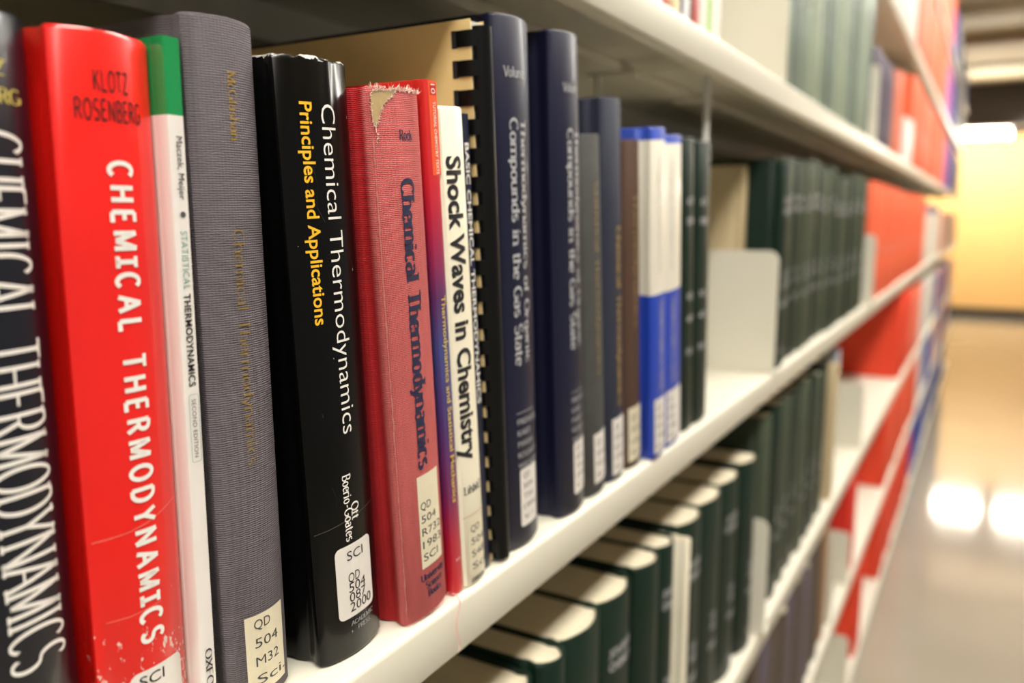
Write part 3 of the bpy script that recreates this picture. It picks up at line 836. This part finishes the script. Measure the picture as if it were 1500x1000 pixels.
# ------------------------------------------------------------------ runs of similar volumes
ORD = 'first second third fourth fifth sixth seventh eighth ninth tenth eleventh twelfth thirteenth fourteenth fifteenth sixteenth seventeenth eighteenth nineteenth twentieth twenty-first twenty-second twenty-third twenty-fourth twenty-fifth twenty-sixth twenty-seventh twenty-eighth twenty-ninth thirtieth'.split()
def ordw(i):
    return ORD[i] if i < 30 else 'number %d' % (i + 1)
PROTO = {}
def run_book(name, label, group, y, t, h, xs, z, mat, sag=.006, dep=.17, hard=True, stamps=(), cat='book', pages=None, paper=None, lean=0.0):
    key = (name, round(t, 4), round(h, 4), mat.name, sag, dep, hard, tuple(stamps), paper)
    if key in PROTO:
        r = copy_tree(PROTO[key])
        r.location = (xs, y, z + LIFT); r['label'] = label; r['group'] = group; r['category'] = cat
        r.rotation_euler = (R(lean), 0, 0)
        return r
    b = make_book(name, label, y, t, h, xs, z, mat, dep=dep, sag=sag, hard=hard, cat=cat, group=group, pages=pages, lean=lean)
    for zz, bd, cap, ml in stamps:
        L = min(t * .62, len(bd) * cap * .9)
        b.level('stamped_lettering', font_text(bd, .03), ml, (t - L) / 2, (t + L) / 2, zz * h, cap)
    if paper:
        b.sticker(t * .16, t * .84, paper[0] * h, paper[1] * h, STICKER)
    PROTO[key] = b.root
    return b.root

GS = ((.80, 'JOURNAL', .007, SILVER_INK), (.75, 'CHEMICAL', .007, SILVER_INK), (.44, 'VOL', .007, SILVER_INK), (.39, '62', .009, SILVER_INK), (.30, '1965', .007, SILVER_INK), (.08, 'QD1', .006, SILVER_INK))
# below the textbooks: green journals with their heads showing
edges = [.275, .330, .385, .440, .476, .544, .611, .665, .709, .7205, .791, .872, .951, 1.018]
gi = 0
for i in range(len(edges) - 1):
    y0, y1 = edges[i], edges[i + 1]
    if abs(y0 - .709) < 1e-6:
        run_book('thin_volume', 'thin cream volume wedged between the green journals below the textbooks', 'volumes on the shelf below the textbooks', y0 + .0005, y1 - y0 - .001, .238, -.221, ZC, plain('cream_cover', (242, 234, 210)), sag=0.0005, hard=True)
        continue
    xs = -.226 - .004 * ((i * 7) % 3) / 2
    run_book('bound_journal', 'dark green bound journal below the textbooks, %s from the left in its row' % ordw(gi), 'green journals on the shelf below the textbooks', y0 + .0005, y1 - y0 - .0012, .245 - .002 * (i % 3), xs, ZC, GREEN, sag=.009, stamps=GS if i % 2 else GS[2:], dep=.185)
    gi += 1
bookend('putty steel bookend with rounded top after the green journals below the textbooks', 1.0215, ZC, -.2135, height=.155)

COLOUR_WORD = {'pale_green_buckram': 'pale green', 'slate_green_buckram': 'slate green', 'sage_buckram': 'sage green', 'green_buckram': 'dark green', 'grey_green_buckram': 'grey green',
               'orange_red_cover': 'bright orange', 'vermilion_cover': 'vermilion', 'crimson_cover': 'crimson', 'salmon_cover': 'salmon', 'plum_grey_cover': 'plum grey', 'mauve_cover': 'mauve',
               'royal_blue_cover': 'royal blue', 'plain_white_cover': 'white', 'light_grey_cover': 'light grey', 'dark_brown_cover': 'dark brown', 'ochre_cover': 'ochre', 'tan_cover': 'tan',
               'cream_cover': 'cream', 'pale_mint_cover': 'pale mint', 'white_blue_head': 'blue headed white'}
COLOUR_COUNT = {}
def run_label(name, m, where):
    what = COLOUR_WORD[m.name] + ' ' + name.replace('_', ' ').replace('bound volume', 'volume')
    i = COLOUR_COUNT.get((what, where), 0); COLOUR_COUNT[(what, where)] = i + 1
    return '%s %s, %s of that colour' % (what, where, ordw(i))
FAR_Y = 3.95
def far_run(word, where, y0, y1, t, h, xs, z, mats, seed, dep):
    """volumes too far off to pick apart: one row of rounded spines with page blocks, joined"""
    rr = random.Random(seed); V, F, M = [], [], []
    y = y0; k = 0
    while y + t < y1:
        tt = t * rr.choice((.8, 1.0, 1.2)); hh = h - rr.choice((0, .006, .014)); mi = (k // 4) % len(mats)
        x0 = rr.uniform(-.003, .002)
        pr = [(-dep, 0), (x0 - .006, 0), (x0 - .0015, tt * .2), (x0, tt * .5), (x0 - .0015, tt * .8), (x0 - .006, tt), (-dep, tt)]
        b = len(V); n = len(pr)
        V += [(x, y - y0 + q, 0) for x, q in pr] + [(x, y - y0 + q, hh) for x, q in pr]
        F += [(b + i, b + (i + 1) % n, b + n + (i + 1) % n, b + n + i) for i in range(n)] + [tuple(range(b, b + n))[::-1], tuple(range(b + n, b + 2 * n))]
        M += [mi] * (n + 2)
        b = len(V)
        for zz in (hh + .0002,):
            V += [(-dep + .004, y - y0 + .003, zz), (x0 - .009, y - y0 + .003, zz), (x0 - .009, y - y0 + tt - .003, zz), (-dep + .004, y - y0 + tt - .003, zz)]
            F.append((b, b + 1, b + 2, b + 3)); M.append(len(mats))
        y += tt + .001; k += 1
    if not V: return
    me = mesh('distant_volumes', V, F)
    for m in mats + [PAGES_W]: me.materials.append(m)
    me.polygons.foreach_set('material_index', M)
    o = link('distant_volumes', me, None, None, angle=30)
    o.location = (xs, y0, z + LIFT)
    cols = []
    for m in mats:
        c = COLOUR_WORD[m.name]
        if c not in cols: cols.append(c)
    tag(o, 'distant row of %s volumes %s' % (' and '.join(cols[:2]), where), 'books', None, 'stuff')

def run(name, word, where, y0, y1, t, h, xs, z, mats, stamps=(), sag=.006, cat='book', hard=True, jit=.0, gap=.001, seed=1, paper=None, pages=None, lean=0.0, dep=.17):
    """a run of volumes from y0 to y1; thickness drawn from a few sizes so that copies share meshes"""
    if y1 > FAR_Y:
        far_run(word, where, max(y0, FAR_Y), y1, t, h, xs, z, mats, seed, dep)
        if y0 >= FAR_Y: return
        y1 = FAR_Y
    rr = random.Random(seed); y = y0; k = 0
    sizes = [round(t * f, 4) for f in (.8, 1.0, 1.2)]
    while True:
        tt = rr.choice(sizes)
        if y + tt > y1: break
        m = mats[k % len(mats)] if len(mats) > 1 else mats[0]
        hh = round(h - rr.choice((0, .004, .008)) * (1 + jit), 4)
        run_book(name, run_label(name, m, where), word + ' ' + where, y, tt, hh, xs + rr.uniform(-.003, .002), z, m, sag=sag if hard else 0, dep=dep, hard=hard, stamps=stamps, cat=cat, paper=paper, pages=pages, lean=lean)
        y += tt + gap; k += 1
    return k

# shelf above: thin coloured spines cut by the top edge
for y0, y1, c, lb in ((.560, .588, (120, 150, 190), 'grey blue'), (.589, .620, (150, 186, 226), 'pale sky blue'), (.6215, .634, (196, 84, 62), 'brick red'), (.6345, .645, (196, 172, 128), 'tan'), (.6455, .659, (240, 222, 176), 'cream yellow'), (.6605, .666, (48, 54, 92), 'thin navy'), (.667, .684, (232, 228, 228), 'cool white'), (.6845, .690, (80, 74, 66), 'thin dark olive'), (.6905, .708, (186, 60, 54), 'deep red'), (.7095, .732, (238, 234, 222), 'ivory'), (.7325, .7425, (170, 218, 96), 'lime green'), (.7435, .772, (240, 238, 228), 'white')):
    run_book('paperback', '%s spine on the shelf above, only its foot in view' % lb, 'coloured spines on the shelf above', y0, y1 - y0 - .0006, .235, -.226, ZB, plain('cover_' + lb.replace(' ', '_'), c, rough=.4, coat=.2), sag=0, hard=False, dep=.15)
t = thing('shelf_divider', 'tall plain putty steel divider plate on the shelf above', 'divider', (-.221, 1.027, ZB + LIFT))
link('plate', box_mesh('plate', -.235, 0, 0, .003, .001, .30, .0012), STEEL, t)
link('foot', box_mesh('foot', -.235, -.02, -.03, 0, 0, .0012, .0004), STEEL, t)

GREYGREEN = cloth('pale_green_buckram', (132, 147, 129), rib=(.0009, .0009), strength=.3, var=.14, rough=.45, spec=.35)
SAGE = cloth('sage_buckram', (158, 168, 146), rib=(.0009, .0009), strength=.3, var=.14, rough=.45, spec=.35)
SLATE = cloth('slate_green_buckram', (116, 128, 120), rib=(.0009, .0009), strength=.3, var=.14, rough=.45, spec=.35)
ORANGE = plain('orange_red_cover', (244, 108, 72), rough=.6, spec=.2)
ORANGE2 = plain('vermilion_cover', (238, 76, 50), rough=.6, spec=.2)
REDC = plain('crimson_cover', (222, 54, 42), rough=.6, spec=.2)
PINKC = plain('salmon_cover', (240, 146, 122), rough=.6, spec=.2)
PURPLE = plain('plum_grey_cover', (92, 82, 96), rough=.5)
MAUVE = plain('mauve_cover', (196, 120, 190), rough=.45)
BLUE = plain('royal_blue_cover', (52, 78, 172), rough=.6, spec=.2)
WHITEC = plain('plain_white_cover', (236, 232, 224), rough=.45)
GREYC = plain('light_grey_cover', (190, 190, 184), rough=.5)
BROWN = plain('dark_brown_cover', (74, 60, 50), rough=.5)
OCHRE = plain('ochre_cover', (156, 110, 62), rough=.5)
TANC = plain('tan_cover', (206, 186, 146), rough=.55)
CREAMC = plain('cream_cover', (242, 234, 210))

on_B, on_A, on_C, on_D = 'on the shelf above the textbook shelf', 'farther along the textbook shelf', 'farther along the shelf below textbooks', 'on the second shelf below the textbooks'
on_E, on_F, on_G = 'on the second shelf above the textbooks', 'on the topmost shelf', 'on the bottom shelf at the floor'

# shelf B
run('bound_journal', 'pale green bound journal', on_B, 1.045, 1.925, .058, .285, -.228, ZB, [GREYGREEN, SLATE, GREYGREEN, SAGE], stamps=GS[:4], seed=11)
bookend('putty steel bookend closing the pale green journals on the shelf above', 1.935, ZB, -.2235, height=.16)
run('bound_volume', 'plum grey volume', on_B, 1.950, 2.40, .06, .205, -.232, ZB, [PURPLE], seed=12)
run('bound_volume', 'salmon volume', on_B, 2.405, 2.54, .05, .222, -.226, ZB, [PINKC, ORANGE], seed=13)
run('pamphlet', 'short white pamphlet', on_B, 2.545, 2.80, .06, .125, -.222, ZB, [WHITEC], seed=14, hard=False)
run('bound_volume', 'orange red volume', on_B, 2.81, 4.9, .075, .265, -.226, ZB, [ORANGE, PINKC, ORANGE], seed=15, stamps=GS[2:4])
run('bound_volume', 'mauve volume', on_B, 4.92, 5.3, .06, .25, -.226, ZB, [MAUVE], seed=16)
run('bound_volume', 'royal blue volume', on_B, 5.31, 6.1, .07, .25, -.226, ZB, [BLUE], seed=17)
run('bound_volume', 'white volume', on_B, 6.11, 7.3, .075, .25, -.226, ZB, [WHITEC, TANC], seed=18)

# shelf A beyond the gap
bookend('large putty steel bookend in the gap after the textbooks', 1.030, ZA, -.219, depth=.17, height=.152)
run_book('thin_volume', 'tan board volume set back behind the large bookend', 'volumes beyond the gap', 1.034, .020, .256, -.266, ZA, TANC, sag=.001)
run_book('bound_journal', 'dark green bound journal right behind the large bookend', 'volumes beyond the gap', 1.0555, .052, .262, -.222, ZA, GREEN, sag=.005, stamps=GS)
run('bound_journal', 'grey green bound journal', on_A, 1.110, 1.955, .056, .275, -.228, ZA, [GREEN_G, GREEN, GREEN_G], stamps=GS[:5], seed=21, jit=.6)
bookend('putty steel bookend between the green journals and the orange volumes', 1.975, ZA, -.214, height=.155)
run('bound_volume', 'orange red volume', on_A, 2.0, 3.76, .08, .272, -.226, ZA, [ORANGE], seed=22, stamps=GS[2:4])
run('bound_volume', 'white volume with blue head', on_A, 3.78, 4.7, .08, .245, -.226, ZA, [banded('white_blue_head', [(0, (236, 232, 222)), (.21, (52, 56, 140))], .245)], seed=23)
run('bound_volume', 'cream volume', on_A, 4.72, 7.3, .08, .22, -.226, ZA, [CREAMC, ORANGE, GREYC], seed=24)

# shelf C beyond the first bay
run('bound_journal', 'grey green bound journal', on_C, 1.065, 1.60, .062, .283, -.230, ZC, [GREEN_G, GREEN], stamps=GS[2:], seed=31, sag=.007, jit=.5)
run_book('bound_volume', 'tan bound volume ending the green run below the textbooks', 'volumes farther along the shelf below', 1.602, .040, .262, -.226, ZC, TANC, sag=.003)
run_book('bound_volume', 'light blue grey volume standing beside the tan volume', 'volumes farther along the shelf below', 1.645, .026, .285, -.230, ZC, plain('blue_grey_cover', (168, 172, 178), rough=.5), sag=.003)
bookend('putty steel bookend facing the empty stretch below the textbooks', 2.02, ZC, -.2225, height=.155)
run('bound_volume', 'orange red volume', on_C, 2.98, 3.42, .07, .292, -.227, ZC, [ORANGE2], seed=32, dep=.235)
run('bound_volume', 'salmon volume', on_C, 3.425, 3.94, .06, .275, -.227, ZC, [PINKC, ORANGE, ORANGE], seed=33)
run('bound_volume', 'white volume', on_C, 3.95, 5.0, .08, .26, -.226, ZC, [WHITEC, WHITEC, CREAMC], seed=34)
run('bound_volume', 'orange spine volume', on_C, 5.02, 7.3, .08, .23, -.226, ZC, [BLUE, ORANGE, WHITEC], seed=35)

# shelf D
XD = XF
run('bound_volume', 'dark brown volume', on_D, 1.04, 1.59, .055, .255, XD - .006, ZD, [BROWN, PURPLE, BROWN], seed=41, jit=1.5)
run('bound_volume', 'ochre volume', on_D, 1.60, 1.69, .055, .262, XD - .006, ZD, [OCHRE], seed=42)
bookend('tall putty steel bookend after the ochre volumes near the floor', 1.70, ZD, XD - .003, height=.19)
bookend('short putty steel bookend before the crimson volumes near the floor', 1.915, ZD, XD - .001, height=.125, depth=.05)
run('bound_volume', 'crimson volume', on_D, 1.93, 2.10, .045, .262, XD - .006, ZD, [REDC, ORANGE2], seed=43, dep=.22)
run('bound_volume', 'orange red volume', on_D, 2.70, 3.94, .07, .262, XD - .006, ZD, [ORANGE2, ORANGE], seed=44, dep=.22)
run('bound_volume', 'royal blue volume', on_D, 3.95, 5.2, .08, .25, XD - .006, ZD, [WHITEC, BLUE, BLUE], seed=45)
run('bound_volume', 'white volume', on_D, 5.22, 7.3, .08, .24, XD - .006, ZD, [ORANGE, WHITEC, BLUE], seed=46)

# bottom shelf
bookend('putty steel bookend on the bottom shelf at the floor', 2.02, ZG, XD - .001, height=.14)
run('bound_volume', 'crimson volume', on_G, 2.19, 2.34, .045, .270, XD - .006, ZG, [ORANGE2, REDC], seed=51, dep=.22)
run('bound_volume', 'orange red volume', on_G, 2.74, 3.94, .075, .272, XD - .006, ZG, [ORANGE2], seed=52, dep=.22)
run('bound_volume', 'royal blue volume', on_G, 3.95, 6.9, .09, .26, XD - .006, ZG, [BLUE, BLUE, GREYC], seed=53)

# upper shelves
run('bound_volume', 'pale mint volume', on_E, 1.75, 2.35, .06, .25, -.226, ZE, [plain('pale_mint_cover', (206, 224, 214)), WHITEC], seed=61)
run('bound_volume', 'white volume', on_E, 2.36, 2.85, .07, .26, -.226, ZE, [WHITEC], seed=62)
run('bound_volume', 'orange volume', on_E, 2.87, 4.7, .08, .27, -.226, ZE, [ORANGE, PINKC], seed=63)
run('bound_volume', 'mauve volume', on_E, 4.72, 5.2, .07, .25, -.226, ZE, [MAUVE], seed=64)
run('bound_volume', 'royal blue volume', on_E, 5.22, 6.3, .08, .25, -.226, ZE, [BLUE, GREYC], seed=65)
run('bound_volume', 'white volume at the far end', on_E, 6.32, 7.35, .08, .25, -.226, ZE, [WHITEC, TANC], seed=66)
run('bound_volume', 'orange volume', on_F, 3.3, 4.9, .08, .25, -.226, ZF, [ORANGE, PINKC], seed=71)
run('bound_volume', 'royal blue volume', on_F, 4.92, 7.35, .09, .25, -.226, ZF, [BLUE, GREYC, WHITEC], seed=72)
